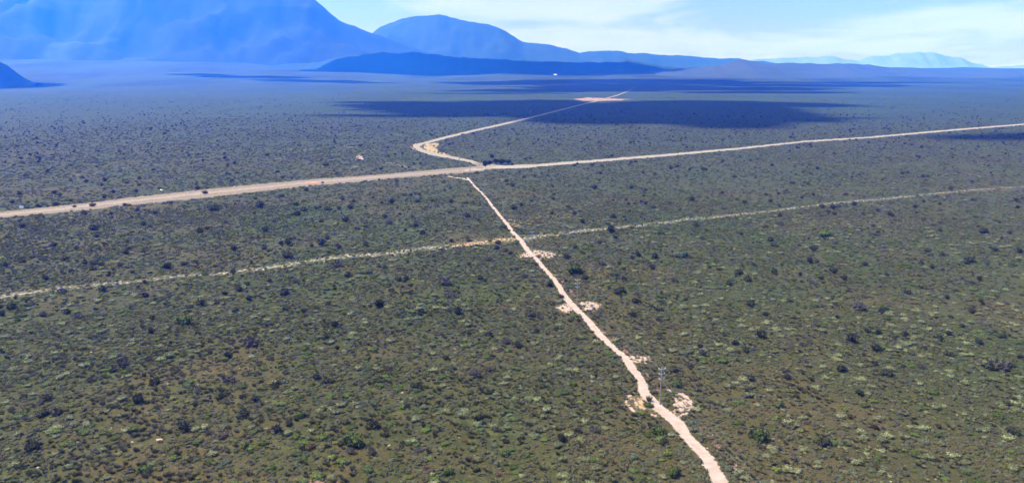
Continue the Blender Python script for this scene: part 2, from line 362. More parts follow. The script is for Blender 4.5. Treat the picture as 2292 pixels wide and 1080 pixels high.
# faint old tracks left of the loop
ribbon('faint_track', [(600, 345), (720, 329), (800, 318), (900, 300), (980, 284)], [(600, 348), (720, 332), (800, 320.5), (900, 302), (980, 285.5)], .03, M_faint, 4, .1, 16)
ribbon('faint_track', [(800, 343), (860, 330), (925, 321)], [(800, 346), (860, 332.5), (925, 323)], .03, M_faint, 3, .1, 17)
ribbon('faint_track', [(845, 361), (880, 364), (905, 370), (940, 377)], [(845, 364), (880, 367), (903, 374), (938, 381)], .03, M_cross, 3, .1, 18)
ribbon('faint_track', [(100, 400), (300, 372), (520, 345), (700, 330)], [(100, 403), (300, 374.5), (520, 347), (700, 332)], .03, M_faint, 4, .1, 19)
blob('sand_patch', [(794, 352), (800, 345), (812, 346), (816, 354), (810, 362), (800, 358)], .028, M_ring, 19)

for sd_, pts_ in enumerate(([(690, 372), (720, 369), (745, 371), (715, 374)], [(758, 330), (790, 326), (800, 329), (770, 333)], [(865, 366), (895, 367), (930, 372), (900, 373)], [(600, 356), (640, 352), (650, 355), (610, 358)],
                            [(770, 372), (800, 370), (812, 373), (780, 375)], [(1105, 401), (1130, 399), (1150, 401), (1120, 404)])):
    blob('sand_patch', pts_, .027 + .001 * sd_, M_faint, 30 + sd_)
# ------------------------------------------------------------------ hills and mountains (real ridges at their own distance)
def hill_mat(name, c1, c2, c3, sc=1 / 300, wisp_streak=None):
    m, t, bs, out = new_mat(name)
    pos = t.node('ShaderNodeNewGeometry').outputs['Position']
    n = t.noise(pos, sc, 6, .6, .4); n2 = t.noise(t.scale(pos, (1, 1, .35)), sc * 5, 5, .65)
    c = t.mix(t.ramp(n, .35, .65), c1, c2); c = t.mix(t.ramp(n2, .52, .75, 0, .7), c, c3)
    if wisp_streak:
        n3 = t.noise(t.scale(pos, (.45, .45, 2.4)), 1 / 620, 4, .6, .6); c = t.mix(t.ramp(n3, .55, .75, 0, .42), c, wisp_streak)  # pale low-cloud wisps and sunlit slopes painted into the rock colour
    t.put(bs.inputs['Base Color'], c); return m
def ridge(name, prof, D, front, back, mat, rough=.12, seed=1, nseg=220, m=36, dcurve=0.0, gully=1.0):
    """profile: (px, py) of the skyline; crest stands at depth D, the slopes run `front` metres towards us and `back` away"""
    xs = [p[0] for p in prof]; ys = [p[1] for p in prof]
    V, Fc = [], []
    for i in range(nseg + 1):
        px = xs[0] + (xs[-1] - xs[0]) * i / nseg
        py = float(np.interp(px, xs, ys))
        Dc = D * (1 + dcurve * (i / nseg - .5))
        ca = math.cos(PIT)
        # exact: direction for pixel
        u = (px - 1146) / F; v = (540 - py) / F
        dy = ca + v * math.sin(PIT); dz = -math.sin(PIT) + v * ca
        Hc = H + dz / dy * Dc + (Dc / F) * (2.3 * mnoise.fractal(Vector((px * .03, seed, 0)), .7, 2.1, 6)); tx = u / dy
        for j in range(m + 1):
            s = -1 + 2 * j / m
            y = Dc + (s * front if s < 0 else s * back); x = tx * (Dc + (y - Dc) * .5)
            base = -15.0
            k = (1 - abs(s)) ** 1.35
            nz = mnoise.ridged_multi_fractal(Vector((x / 900 + seed, y / 900, seed)), 1.0, 2.1, 5, 1.0, 2.0)
            fine = vnoise(x, y, 1 / 220, seed, 4)
            z = base + (Hc - base) * (k + rough * gully * (nz - 1.1) * k * (1 - k) * 2.0) + fine * 0.02 * (Hc) * min(1, (1 - abs(s)) * 4)
            V.append((x, y, z))
    for i in range(nseg):
        for j in range(m):
            a = i * (m + 1) + j; Fc.append((a, a + m + 1, a + m + 2, a + 1))
    o = obj(name, V, Fc, mat, smooth=True); tag(o, kind='structure'); return o
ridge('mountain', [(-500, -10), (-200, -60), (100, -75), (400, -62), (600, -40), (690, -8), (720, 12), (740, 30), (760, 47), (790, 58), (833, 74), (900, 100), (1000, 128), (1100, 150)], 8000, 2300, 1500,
      hill_mat('mountain_rock', (.005, .016, .024), (.009, .022, .028), (.018, .032, .042), wisp_streak=(.07, .11, .10)), .42, 2)
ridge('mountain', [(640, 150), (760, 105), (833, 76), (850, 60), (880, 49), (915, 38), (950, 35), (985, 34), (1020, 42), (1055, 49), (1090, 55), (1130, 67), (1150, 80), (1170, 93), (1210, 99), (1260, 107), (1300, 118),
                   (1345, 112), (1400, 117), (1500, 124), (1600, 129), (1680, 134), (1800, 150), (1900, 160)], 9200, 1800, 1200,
      hill_mat('mountain_rock_far', (.012, .03, .045), (.016, .036, .05), (.03, .055, .07), wisp_streak=(.06, .10, .10)), .35, 7)
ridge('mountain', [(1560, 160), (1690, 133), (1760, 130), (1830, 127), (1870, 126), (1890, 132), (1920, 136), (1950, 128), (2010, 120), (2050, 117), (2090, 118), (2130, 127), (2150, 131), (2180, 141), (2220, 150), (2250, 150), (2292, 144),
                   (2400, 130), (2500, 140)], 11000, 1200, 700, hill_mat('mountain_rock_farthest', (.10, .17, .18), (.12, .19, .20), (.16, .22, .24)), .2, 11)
ridge('hills', [(1380, 182), (1480, 158), (1560, 151), (1610, 147), (1640, 138), (1660, 134), (1685, 137), (1720, 143), (1770, 141), (1840, 143), (1900, 142), (1960, 148), (2010, 153), (2100, 157), (2200, 156), (2292, 157), (2500, 155)], 5600, 1400, 900,
      hill_mat('dry_hills', (.024, .042, .05), (.034, .048, .058), (.03, .05, .05)), .3, 5)
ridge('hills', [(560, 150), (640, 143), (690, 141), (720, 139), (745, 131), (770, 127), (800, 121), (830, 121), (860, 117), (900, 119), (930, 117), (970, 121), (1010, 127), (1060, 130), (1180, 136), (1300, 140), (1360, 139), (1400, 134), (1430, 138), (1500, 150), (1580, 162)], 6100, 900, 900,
      hill_mat('cloud_shaded_ridge', (.010, .034, .046), (.013, .040, .050), (.016, .044, .05)), .09, 9)  # ridge colour itself darkened for cloud shade, besides the shadow cast on it
ridge('hills', [(-300, 150), (-120, 118), (-40, 122), (0, 139), (20, 150), (42, 170), (60, 182), (84, 187)], 3400, 500, 500, hill_mat('dark_hill', (.02, .04, .045), (.03, .045, .05), (.04, .05, .05)), .2, 15, nseg=80)

# ------------------------------------------------------------------ clouds high above the plain; their shadows lie on it
def cloud_mat():
    m, t, bs, out = new_mat('cloud')
    pos = t.node('ShaderNodeNewGeometry').outputs['Position']
    t.put(bs.inputs['Base Color'], t.mix(t.noise(pos, .004, 5), (.8, .8, .82), (.9, .9, .9))); return m
M_cloud = cloud_mat()
CH = 4800.0
def cloud(lumps, seed):
    rr = random.Random(seed); V, Fc = [], []
    off = SDIR * (CH / SDIR.z)
    sat = []
    for (px, py, rx, ry) in lumps:
        for _ in range(14):
            a = rr.uniform(0, 6.283); gx, gy = g(px, py); gx += math.cos(a) * rx * 1.05; gy += math.sin(a) * ry * 1.05
            sat.append((gx, gy, rx * rr.uniform(.06, .42), ry * rr.uniform(.05, .22), 1))
    for (px, py, rx, ry, *w_) in lumps + sat:
        gx, gy = (px, py) if w_ else g(px, py); cx, cy_ = gx + off.x, gy + off.y
        gz = ground_h(gx, gy); cx -= SDIR.x / SDIR.z * gz; cy_ -= SDIR.y / SDIR.z * gz
        bm = bmesh.new(); bmesh.ops.create_icosphere(bm, subdivisions=4, radius=1)
        base = len(V); rz = min(rx, ry) * .35 + 40
        for v in bm.verts:
            d = 1 + .42 * mnoise.fractal(v.co * 1.6 + Vector((seed, px * .01, 0)), 1, 2, 5)
            z = v.co.z * (1 if v.co.z > 0 else .3)
            V.append((cx + v.co.x * rx * d, cy_ + v.co.y * ry * d, CH + z * rz * d * .6))
        for f in bm.faces: Fc.append(tuple(base + v.index for v in f.verts))
        bm.free()
    o = obj('cloud', V, Fc, M_cloud, smooth=True); tag(o, kind='structure'); return o
cloud([(960, 236, 150, 150), (1080, 243, 150, 230), (1200, 240, 190, 330), (1380, 247, 150, 250), (1510, 250, 170, 330), (1620, 246, 130, 240), (1700, 234, 170, 120), (1790, 237, 120, 30), (1400, 262, 150, 80), (1700, 264, 130, 26), (1550, 268, 120, 50),
       (870, 229, 120, 55), (880, 246, 90, 22), (850, 258, 110, 26), (960, 260, 120, 26), (1810, 264, 110, 18), (1740, 272, 90, 12), (1560, 232, 200, 160), (1260, 268, 60, 60), (1330, 272, 90, 50)], 3)
cloud([(1130, 190, 300, 260), (1400, 196, 420, 400), (1620, 199, 380, 300), (1250, 203, 330, 200), (1800, 193, 420, 200), (1950, 190, 400, 90), (1100, 209, 200, 60), (1700, 207, 260, 120), (1500, 189, 500, 330), (1300, 189, 400, 280)], 8)
cloud([(450, 186, 160, 120), (560, 187, 260, 160), (690, 189, 260, 140), (820, 190, 140, 60)], 12)
cloud([(2190, 309, 50, 22), (2270, 307, 70, 30), (2380, 303, 90, 30)], 15)
def cloud_at(cx, cy, lumps, seed):
    """the same, for a cloud whose shadow falls on a ridge: centre given in metres"""
    rr = random.Random(seed); V, Fc = [], []; off = SDIR * ((CH - 150) / SDIR.z)
    for (dx, dy, rx, ry) in lumps:
        bm = bmesh.new(); bmesh.ops.create_icosphere(bm, subdivisions=4, radius=1); base = len(V)
        for v in bm.verts:
            d = 1 + .35 * mnoise.fractal(v.co * 1.5 + Vector((seed, dx * .001, 0)), 1, 2, 5)
            z = v.co.z * (1 if v.co.z > 0 else .3)
            V.append((cx + dx + off.x + v.co.x * rx * d, cy + dy + off.y + v.co.y * ry * d, CH + z * 160 * d))
        for f in bm.faces: Fc.append(tuple(base + v.index for v in f.verts))
        bm.free()
    o = obj('cloud', V, Fc, M_cloud, smooth=True); tag(o, kind='structure')
cloud_at(-300, 5750, [(-900, 0, 420, 300), (-200, 30, 800, 420), (700, 0, 800, 400), (1300, 0, 350, 250)], 21)
cloud_at(-2500, 3350, [(0, 0, 320, 350), (-400, 0, 500, 450)], 25)

# ------------------------------------------------------------------ shrubs
def shrub_mat(name, base, tip, var=.35, tonal=.5):
    m, t, bs, out = new_mat(name)
    oi = t.node('ShaderNodeObjectInfo'); tg = t.node('ShaderNodeGroup'); tg.node_tree = TONE
    tcn = t.node('ShaderNodeTexCoord').outputs['Object']
    at = t.node('ShaderNodeAttribute'); at.attribute_name = 'leaf'; at.attribute_type = 'GEOMETRY'
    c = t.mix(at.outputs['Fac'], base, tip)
    c = t.mix(t.math('MULTIPLY', tg.outputs[0], tonal * .6), c, (.14, .10, .065))
    c = t.mix(t.math('MULTIPLY', tg.outputs[1], tonal), c, (.05, .10, .03))
    r = t.ramp(oi.outputs['Random'], 0, 1, 1 - var, 1 + var)
    vm = t.node('ShaderNodeVectorMath', operation='SCALE'); t.l.new(c, vm.inputs[0]); t.l.new(r, vm.inputs[3])
    t.l.new(vm.outputs[0], bs.inputs['Base Color']); bs.inputs['Roughness'].default_value = .85
    return m
def leafy(name, mat, seed, face=0.0, nlump=7, nleaf=150, flat=.62, leaf=.17, up=0.0, core=.8, spread=.5, spiky=0.0):
    """a shrub about 1 m in radius: irregular lumps hidden under several hundred leaf sprays"""
    rr = random.Random(seed); V, Fc, A = [], [], []
    lumps = [(0, 0, flat * .45, .62)]
    for i in range(nlump):
        a = rr.uniform(0, 6.283); d = rr.uniform(.2, spread)
        lumps.append((d * math.cos(a), d * math.sin(a), rr.uniform(.25, .6) * flat, rr.uniform(.28, .5)))
    for (x, y, z, r) in lumps:
        if core <= 0: break
        bm = bmesh.new(); bmesh.ops.create_icosphere(bm, subdivisions=1, radius=1); b = len(V)
        for v in bm.verts:
            d = r * core * (1 + rr.uniform(-.2, .2)); V.append((x + v.co.x * d, y + v.co.y * d, max(0, z + v.co.z * d * .85)))
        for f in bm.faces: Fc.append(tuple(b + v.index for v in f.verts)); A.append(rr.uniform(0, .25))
        bm.free()
    for i in range(nleaf):
        x, y, z, r = rr.choice(lumps)
        th = rr.uniform(0, 6.283); u = rr.uniform(-.25, 1); q = math.sqrt(max(0, 1 - u * u)); r2 = r * rr.uniform(.8, 1.12)
        n = Vector((q * math.cos(th), q * math.sin(th), u))
        p = Vector((x, y, z)) + n * r2; p.z = max(.02, p.z)
        dirv = (n + Vector((rr.gauss(0, .5), rr.gauss(0, .5), rr.gauss(0, .4) + up))).normalized()
        if rr.random() < face:            # leaf pads lying on the outside of the dome
            nj = (n + Vector((rr.gauss(0, .35), rr.gauss(0, .35), .25 + rr.gauss(0, .25)))).normalized()
            dirv = nj.cross(Vector((rr.gauss(0, 1), rr.gauss(0, 1), rr.gauss(0, .3)))).normalized(); side = nj.cross(dirv).normalized()
        else: side = dirv.cross(Vector((rr.gauss(0, 1), rr.gauss(0, 1), rr.gauss(0, 1)))).normalized()
        L = leaf * rr.uniform(.7, 1.5) * (1 + spiky * rr.random()); W = leaf * rr.uniform(.3, .6) * (1 - .55 * min(1, spiky))
        b = len(V)
        V += [tuple(p - side * W * .5), tuple(p + dirv * L * .5 - side * W), tuple(p + dirv * L), tuple(p + dirv * L * .5 + side * W), tuple(p + side * W * .5)]
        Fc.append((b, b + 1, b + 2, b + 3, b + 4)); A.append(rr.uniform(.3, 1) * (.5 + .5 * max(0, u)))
    me = mesh(name, V, Fc, mat)
    at = me.attributes.new('leaf', 'FLOAT', 'FACE'); at.data.foreach_set('value', A)
    return me
def tuft(name, mat, seed, n=60, hgt=1.0, rad=.55):
    rr = random.Random(seed); V, Fc, A = [], [], []
    for i in range(n):
        a = rr.uniform(0, 6.283); d = rad * math.sqrt(rr.random()) * .6; L = hgt * rr.uniform(.6, 1.1)
        p = Vector((d * math.cos(a), d * math.sin(a), 0)); lean = Vector((math.cos(a), math.sin(a), 0)) * rr.uniform(.1, .55)
        s = Vector((-math.sin(a + rr.uniform(-1, 1)), math.cos(a), 0)) * .05
        b = len(V); q = p + Vector((0, 0, L * .6)) + lean * .5 * L; e = p + Vector((0, 0, L)) + lean * L
        V += [tuple(p - s), tuple(p + s), tuple(q + s), tuple(e), tuple(q - s)]; Fc.append((b, b + 1, b + 2, b + 3, b + 4)); A.append(rr.random())
    me = mesh(name, V, Fc, mat); at = me.attributes.new('leaf', 'FLOAT', 'FACE'); at.data.foreach_set('value', A); return me

KIND = {  # letter: (name, phrase, group, category, material, builder variants, height factor)
 'D': ('dark_shrub', 'dark twiggy shrub', 'dark twiggy shrubs standing out on the plain', 'shrub',
       shrub_mat('dark_foliage', (.020, .021, .013), (.062, .062, .038), .3, .15), [dict(flat=.8, leaf=.2, up=.4, spiky=.6, nleaf=210), dict(flat=.95, leaf=.22, up=.6, nlump=5, spiky=.9, nleaf=190), dict(flat=.7, spread=.7, nlump=9, nleaf=230, spiky=.4)], 1.15),
 'U': ('purple_shrub', 'purplish grey leafless shrub', 'purplish grey shrubs on the plain', 'shrub',
       shrub_mat('grey_twigs', (.040, .034, .030), (.125, .105, .095), .25, .12), [dict(flat=.65, leaf=.2, up=.5, spiky=1.1, nleaf=220, core=.65), dict(flat=.6, spread=.75, nlump=9, leaf=.18, spiky=1.0, nleaf=230, core=.6)], 1.0),
 'P': ('pale_shrub', 'pale grey-green domed shrub', 'pale grey-green domed shrubs on the plain', 'shrub',
       shrub_mat('pale_foliage', (.055, .062, .026), (.23, .24, .125), .3, .3), [dict(face=.75, flat=.62, leaf=.13, nleaf=230), dict(face=.75, flat=.55, spread=.65, nlump=9, leaf=.13, nleaf=240), dict(face=.75, flat=.7, nlump=4, leaf=.15, nleaf=180)], .9),
 'G': ('green_bush', 'bright green leafy bush', 'green leafy bushes on the plain', 'bush',
       shrub_mat('green_foliage', (.028, .042, .009), (.092, .130, .026), .3, .2), [dict(face=.75, flat=.7, leaf=.15, nleaf=260), dict(face=.75, flat=.6, spread=.7, nlump=10, leaf=.15, nleaf=280)], 1.25),
 'Y': ('yellow_green_bush', 'yellow-green rounded bush', 'yellow-green rounded bushes on the plain', 'bush',
       shrub_mat('yellow_foliage', (.05, .06, .015), (.18, .21, .050), .25, .15), [dict(face=.75, flat=.6, leaf=.14, nleaf=220)], .9),
 'T': ('blue_green_bush', 'blue-green spreading bush', 'blue-green spreading bushes on the plain', 'bush',
       shrub_mat('teal_foliage', (.032, .042, .024), (.085, .108, .064), .25, .15), [dict(face=.75, flat=.6, spread=.7, nlump=9, leaf=.16, nleaf=240)], .8),
 'R': ('reddish_shrub', 'reddish brown dry shrub', 'reddish brown dry shrubs on the plain', 'shrub',
       shrub_mat('red_foliage', (.045, .026, .016), (.15, .08, .05), .3, .1), [dict(flat=.75, leaf=.17, up=.3, spiky=.5, nleaf=200)], 1.0),
}
SHR = {
'D': "43,497,8 49,510,13 205,516,20 220,508,10 233,547,10 215,532,10 254,553,8 202,563,9 277,568,9 320,567,10 360,569,10 319,505,12 319,492,5 296,522,9 283,544,10 103,564,9 144,583,14 188,592,14 224,597,14 207,605,14 158,609,12 244,612,8 296,612,10 372,603,22 8,598,16 52,588,10 44,580,7 226,653,22 64,681,7 309,646,9 325,665,16 346,674,12 212,694,9 148,703,16 22,694,22 2,707,14 227,732,14 166,681,14 322,634,11 476,472,20 579,465,22 685,428,13 661,460,12 679,473,16 708,469,8 733,471,14 767,448,10 783,468,14 665,483,15 683,493,7 717,497,12 504,500,12 462,514,13 446,521,16 444,539,10 593,519,16 640,510,11 664,506,6 669,526,8 651,537,8 643,549,16 612,498,8 774,497,16 797,514,8 732,537,14 719,551,22 589,558,14 522,562,16 614,569,8 737,568,10 417,592,10 440,590,7 521,610,14 604,632,12 679,630,8 779,622,18 633,661,24 518,672,10 449,685,20 735,683,14 679,700,12 635,694,10 929,434,7 835,444,7 876,456,14 933,453,12 854,456,9 818,464,7 1014,468,10 1008,478,10 1072,495,8 818,510,9 838,510,6 801,514,8 907,517,9 946,524,14 976,520,10 1004,509,7 1049,510,9 1069,509,5 818,552,14 867,548,10 1010,542,10 1067,551,8 1112,559,12 1132,564,12 1018,572,6 1131,581,8 1050,594,10 1026,598,8 892,630,16 906,632,10 919,641,12 876,652,12 1144,605,8 1175,617,6 1086,631,8 847,689,26 942,701,18 1024,705,24 1186,709,28 1196,645,10 1167,462,10 1151,469,18 1047,437,6 1331,424,14 1446,428,8 1442,440,8 1550,451,13 1372,450,6 1407,458,8 1297,474,7 1236,480,9 1286,481,11 1300,487,7 1374,488,15 1397,487,9 1462,466,11 1522,471,8 1410,474,7 1361,503,10 1368,521,20 1404,524,6 1379,534,10 1343,545,11 1354,546,9 1324,553,9 1558,509,14 1572,535,10 1582,517,8 1286,555,13 1269,581,18 1381,620,12 1311,626,16 1388,659,26 1511,633,14 1461,603,14 1436,453,8 1364,648,10 1460,694,16 1418,710,18 1568,645,8 1267,630,8 1230,642,18 1715,438,8 1668,456,12 1651,448,10 1618,434,10 1726,453,9 1746,485,12 1793,483,9 1865,468,12 1854,476,10 1869,481,11 1965,473,9 1747,505,14 1717,509,9 1660,526,9 1733,553,15 1726,541,16 1790,551,9 1822,562,17 1967,523,10 1978,520,7 1814,589,16 1829,589,12 1939,595,13 1869,612,18 1688,595,12 1610,605,12 1654,616,20 1675,630,20 1631,639,17 1768,676,14 1840,687,8 1864,689,8 1683,687,26 1714,706,14 1875,712,9 2096,444,8 2104,458,8 2050,466,10 2068,453,8 2276,451,10 2279,466,10 2239,500,8 2106,519,10 2203,522,18 2262,524,10 2138,492,8 2021,560,11 2112,573,15 2078,564,13 2174,588,20 2274,596,9 2285,567,14 1986,619,12 2064,646,9 2121,669,13 2128,712,9 2194,628,14 2289,662,9 2197,678,12 1715,708,12 1705,757,26 1672,790,20 1568,779,14 1682,853,20 1764,850,17 1819,853,12 1886,833,24 1783,892,16 1850,1000,30 1786,761,8 1874,712,9 1849,747,8 1647,772,16 1908,767,26 1964,787,24 1989,844,26 2104,764,22 2129,712,12 2157,733,13 2244,757,18 2194,771,20 2217,829,26 2267,825,20 2025,826,14 2286,803,14 1928,886,20 1904,937,14 1961,962,16 1967,747,16 1783,1036,14 1413,772,10 1474,719,11 306,904,34 544,932,28 70,1010,32 336,746,16 494,893,16 130,929,22 408,967,34 748,733,20 941,708,12 1045,728,15 1200,745,14 1094,756,20 1160,779,14 932,870,22 982,905,12 1098,882,14 836,958,28 1071,945,22 644,953,20 676,1006,14 832,1018,22 1133,992,14 1257,990,24 1485,995,24 1060,372,5",
'U': "336,509,10 207,593,16 266,597,16 135,659,24 171,713,24 95,709,18 143,680,12 754,556,18 642,579,28 661,633,16 675,614,10 754,599,24 487,679,24 1044,487,18 871,502,14 1093,585,18 900,605,14 992,640,32 1011,667,26 1133,701,14 1825,638,22 1926,695,38 1574,796,22 1542,822,24 1803,811,20 1797,776,16 2003,760,12 2239,830,44 1740,1004,24 274,823,36 332,809,22 556,777,34 512,856,32 100,897,30 1133,771,22 1064,845,32 1098,832,22 1177,920,12 1108,966,20 670,975,12 783,1018,26 1335,970,24",
'P': "37,976,22 874,768,22 966,777,20 998,777,18 1034,778,20 799,829,26 769,839,20 760,853,16 658,873,20 639,882,18 932,944,26 642,974,26 718,1005,18 962,1026,14 822,1050,20 1557,755,13 1558,768,13 1618,747,24 1596,803,14 1626,778,18 1722,878,22 1831,874,28 1631,922,24 1767,986,22 1928,822,18 1936,986,30 1978,992,28 1936,939,16 1846,1026,22 1394,758,14 1322,782,16 1250,756,14 1282,826,12 1300,820,14 1250,805,14 1578,702,18 1364,603,20 376,802,28 130,850,26 60,866,22 180,738,18 230,1010,22 150,1050,26 480,1040,20 900,905,18 560,960,18 440,790,18",
'G': "37,719,14 486,463,14 571,446,14 593,607,6 1346,594,16 1481,524,14 1289,614,40 1764,492,8 1787,701,12 1983,694,17 1850,531,26 1621,814,22 1515,866,28 1747,914,30 1700,990,52 1985,717,16 2006,755,12 2050,1020,20 405,728,40 545,1006,26 318,1060,34 1092,804,18 1040,960,20 1121,948,12 669,936,28 790,1000,52 1130,1022,24 1003,1065,30 1066,1055,18 1283,865,18 1475,975,34 1508,1066,34",
'Y': "167,704,22 1394,602,22 1812,662,12 1771,879,20 1568,911,18 1794,967,18 2194,744,13 2026,1012,18 1741,1058,28 1496,1022,30 741,1030,26 980,1010,12 183,781,18",
'T': "328,680,16 728,649,20 817,614,28 1525,576,36 1439,587,26 1678,528,12 2057,600,20 1542,794,28 1550,951,28 144,770,18 832,906,24 1423,783,20 1417,1028,30",
'R': "457,434,14 165,464,10 205,462,16 1115,546,16 1256,667,16 1735,616,13 1662,598,12 2058,619,10 1553,851,16 990,835,12 1135,806,10 1133,844,12 1158,898,10 695,1005,22 1228,938,12 1917,1035,24 1200,770,10 722,410,7",
}
TREEWORD = {}
rnd = random.Random(42)
ITEMS = []
for k, s in SHR.items():
    for q in s.split():
        x, y, wd = map(float, q.split(',')); ITEMS.append((k, x, y, wd))
def trackx(y):
    P = sorted((t[1], t[0]) for t in TRK); return float(np.interp(y, [p[0] for p in P], [p[1] for p in P]))
def crossy(x):
    P = sorted((t[0], t[1]) for t in CR + CR2); return float(np.interp(x, [p[0] for p in P], [p[1] for p in P]))
def roady(x):
    P = sorted(RD_B + RW_B); return float(np.interp(x, [p[0] for p in P], [p[1] for p in P]))
def place(x, y):
    side = 'left' if x < trackx(max(400, y)) else 'right'
    c = crossy(x); r = roady(x)
    if y < r: b = 'on the gravel road margin'
    elif y < (r + c) / 2: b = 'in the half of the plain nearer the gravel road, between it and the cut line'
    elif y < c: b = 'just beyond cut line'
    elif y < c + 55: b = 'just below cut line'
    elif y < 770: b = 'mid near plain'
    elif y < 870: b = 'in lower third'
    elif y < 960: b = 'low in foreground'
    else: b = 'at bottom edge'
    if y < 420: return side, b
    return side, b
ORD = ['leftmost', 'second from left', 'third from left', 'fourth from left', 'fifth from left', 'sixth from left', 'seventh from left', 'eighth from left', 'ninth from left', 'tenth from left',
       'eleventh from left', 'twelfth from left', 'thirteenth from left', 'fourteenth from left', 'fifteenth from left', 'sixteenth from left', 'seventeenth from left', 'eighteenth from left', 'nineteenth from left', 'twentieth from left',
       '21st from left', '22nd from left', '23rd from left', '24th from left', '25th from left']
BANDS = {'on the gravel road margin': 'beside gravel road', 'in the half of the plain nearer the gravel road, between it and the cut line': 'below gravel road'}
cells = {}
for it in ITEMS:
    k, x, y, wd = it
    side, b = place(x, y); b = BANDS.get(b, b)
    dep = g(x, y)[1]; rad = wd / F * dep / 2
    sz = 'large' if rad > 1.75 else ('small' if rad < 1.15 else 'medium')
    cells.setdefault((k, side, b, sz), []).append(it)
protos = {}
def protos_of(k):
    if k not in protos:
        nm, ph, gr, cat, mat, vs, hf = KIND[k]
        protos[k] = [[leafy(nm, mat, 100 * i + ord(k), **v), None] for i, v in enumerate(vs)]
    return protos[k]
occupied = []
for (k, side, b, sz), lst in cells.items():
    lst.sort(key=lambda q: q[1]); nm, ph, gr, cat, mat, vs, hf = KIND[k]
    for i, (kk, x, y, wd) in enumerate(lst):
        gx, gy = g(x, y); r = wd / F * gy / 2 * 1.2
        ps = protos_of(k); v = rnd.randrange(len(ps))
        for q in range(len(ps)):
            if ps[q][1] is None: v = q; break
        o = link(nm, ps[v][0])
        if ps[v][1] is None: ps[v][1] = o
        gy += r * .5
        o.location = (gx, gy, -.03); a = r * rnd.uniform(.95, 1.1); bsc = r * rnd.uniform(.8, 1.0)
        o.scale = (a, bsc, r * hf * rnd.uniform(.85, 1.1)); o.rotation_euler = (0, 0, rnd.uniform(0, 6.28))
        szw = {'large': 'large ', 'small': 'small ', 'medium': ''}[sz]
        sd = 'left of sand track' if side == 'left' else 'right of sand track'
        if len(lst) == 1: lab = f'only {szw}{ph} {b}, {sd}'
        else: lab = f'{szw}{ph} {b}, {sd}, {ORD[min(i, 24)]}'
        tag(o, lab, cat, gr); occupied.append((gx, gy, r))

# the uncounted rest: one object of each kind, instances scattered by geometry nodes
def scatter(name, pts, scl, hs, var, protolist, label, cat, group=None):
    me = bpy.data.meshes.new(name); me.from_pydata([tuple(p) for p in pts], [], [])
    for nm_, dat, ty in (('size', scl, 'FLOAT'), ('tall', hs, 'FLOAT'), ('turn', [rnd.uniform(0, 6.28) for _ in pts], 'FLOAT'), ('variant', var, 'INT')):
        at = me.attributes.new(nm_, ty, 'POINT'); at.data.foreach_set('value', dat)
    o = link(name, me)
    ng = bpy.data.node_groups.new(name, 'GeometryNodeTree')
    ng.interface.new_socket('Geometry', in_out='INPUT', socket_type='NodeSocketGeometry')
    ng.interface.new_socket('Geometry', in_out='OUTPUT', socket_type='NodeSocketGeometry')
    n, l = ng.nodes, ng.links
    gi = n.new('NodeGroupInput'); go = n.new('NodeGroupOutput'); jn = n.new('GeometryNodeJoinGeometry')
    mp = n.new('GeometryNodeMeshToPoints'); l.new(gi.outputs[0], mp.inputs[0])
    def att(nm_, ty='FLOAT'):
        a = n.new('GeometryNodeInputNamedAttribute'); a.data_type = ty; a.inputs[0].default_value = nm_; return a.outputs[0]
    sz, tl, tn, vr = att('size'), att('tall'), att('turn'), att('variant', 'INT')
    cs = n.new('ShaderNodeCombineXYZ'); l.new(sz, cs.inputs[0]); l.new(sz, cs.inputs[1]); l.new(tl, cs.inputs[2])
    cr = n.new('ShaderNodeCombineXYZ'); l.new(tn, cr.inputs[2])
    for i, po in enumerate(protolist):
        cmp_ = n.new('FunctionNodeCompare'); cmp_.data_type = 'INT'; cmp_.operation = 'EQUAL'
        l.new(vr, cmp_.inputs[2]); cmp_.inputs[3].default_value = i
        ip = n.new('GeometryNodeInstanceOnPoints'); l.new(mp.outputs[0], ip.inputs['Points']); l.new(cmp_.outputs[0], ip.inputs['Selection'])
        oi = n.new('GeometryNodeObjectInfo'); oi.inputs[0].default_value = po; oi.transform_space = 'ORIGINAL'; oi.inputs['As Instance'].default_value = True
        l.new(oi.outputs['Geometry'], ip.inputs['Instance'])
        l.new(cr.outputs[0], ip.inputs['Rotation']); l.new(cs.outputs[0], ip.inputs['Scale'])
        l.new(ip.outputs[0], jn.inputs[0])
    l.new(jn.outputs[0], go.inputs[0])
    md = o.modifiers.new('scatter', 'NODES'); md.node_group = ng
    tag(o, label, cat, group, 'stuff'); return o

# footprint test: keep plants off the roads and tracks
def seg_polys():
    out = []
    for E1, E2, pad in ((RD_T, RD_B, 0), (RW_T, RW_B, 0), (LP_O, LP_I, 0), ([(x - w * .5, y) for x, y, w in TRK], [(x + w * .5, y) for x, y, w in TRK], 0)):
        W1 = [g(*p) for p in E1]; W2 = [g(*p) for p in E2]
        for a, b, c, d in zip(W1[:-1], W1[1:], W2[1:], W2[:-1]): out.append((a, b, c, d))
    return out
POLY = seg_polys()
def on_road(X, Y, pad=0.0):
    """vectorised: True where a point lies on one of the road quads"""
    m = np.zeros(len(X), bool)
    for q in POLY:
        xs = [p[0] for p in q]; ys = [p[1] for p in q]
        s = np.nonzero((X > min(xs) - 1) & (X < max(xs) + 1) & (Y > min(ys) - 1) & (Y < max(ys) + 1))[0]
        if not len(s): continue
        ins = np.zeros(len(s), bool); px_, py_ = X[s], Y[s]
        for i in range(4):
            x1, y1 = q[i]; x2, y2 = q[(i + 1) % 4]
            c = ((y1 > py_) != (y2 > py_)) & (px_ < (x2 - x1) * (py_ - y1) / ((y2 - y1) if y2 != y1 else 1e-9) + x1)
            ins ^= c
        m[s] |= ins
    return m
NR = np.random.default_rng(7)
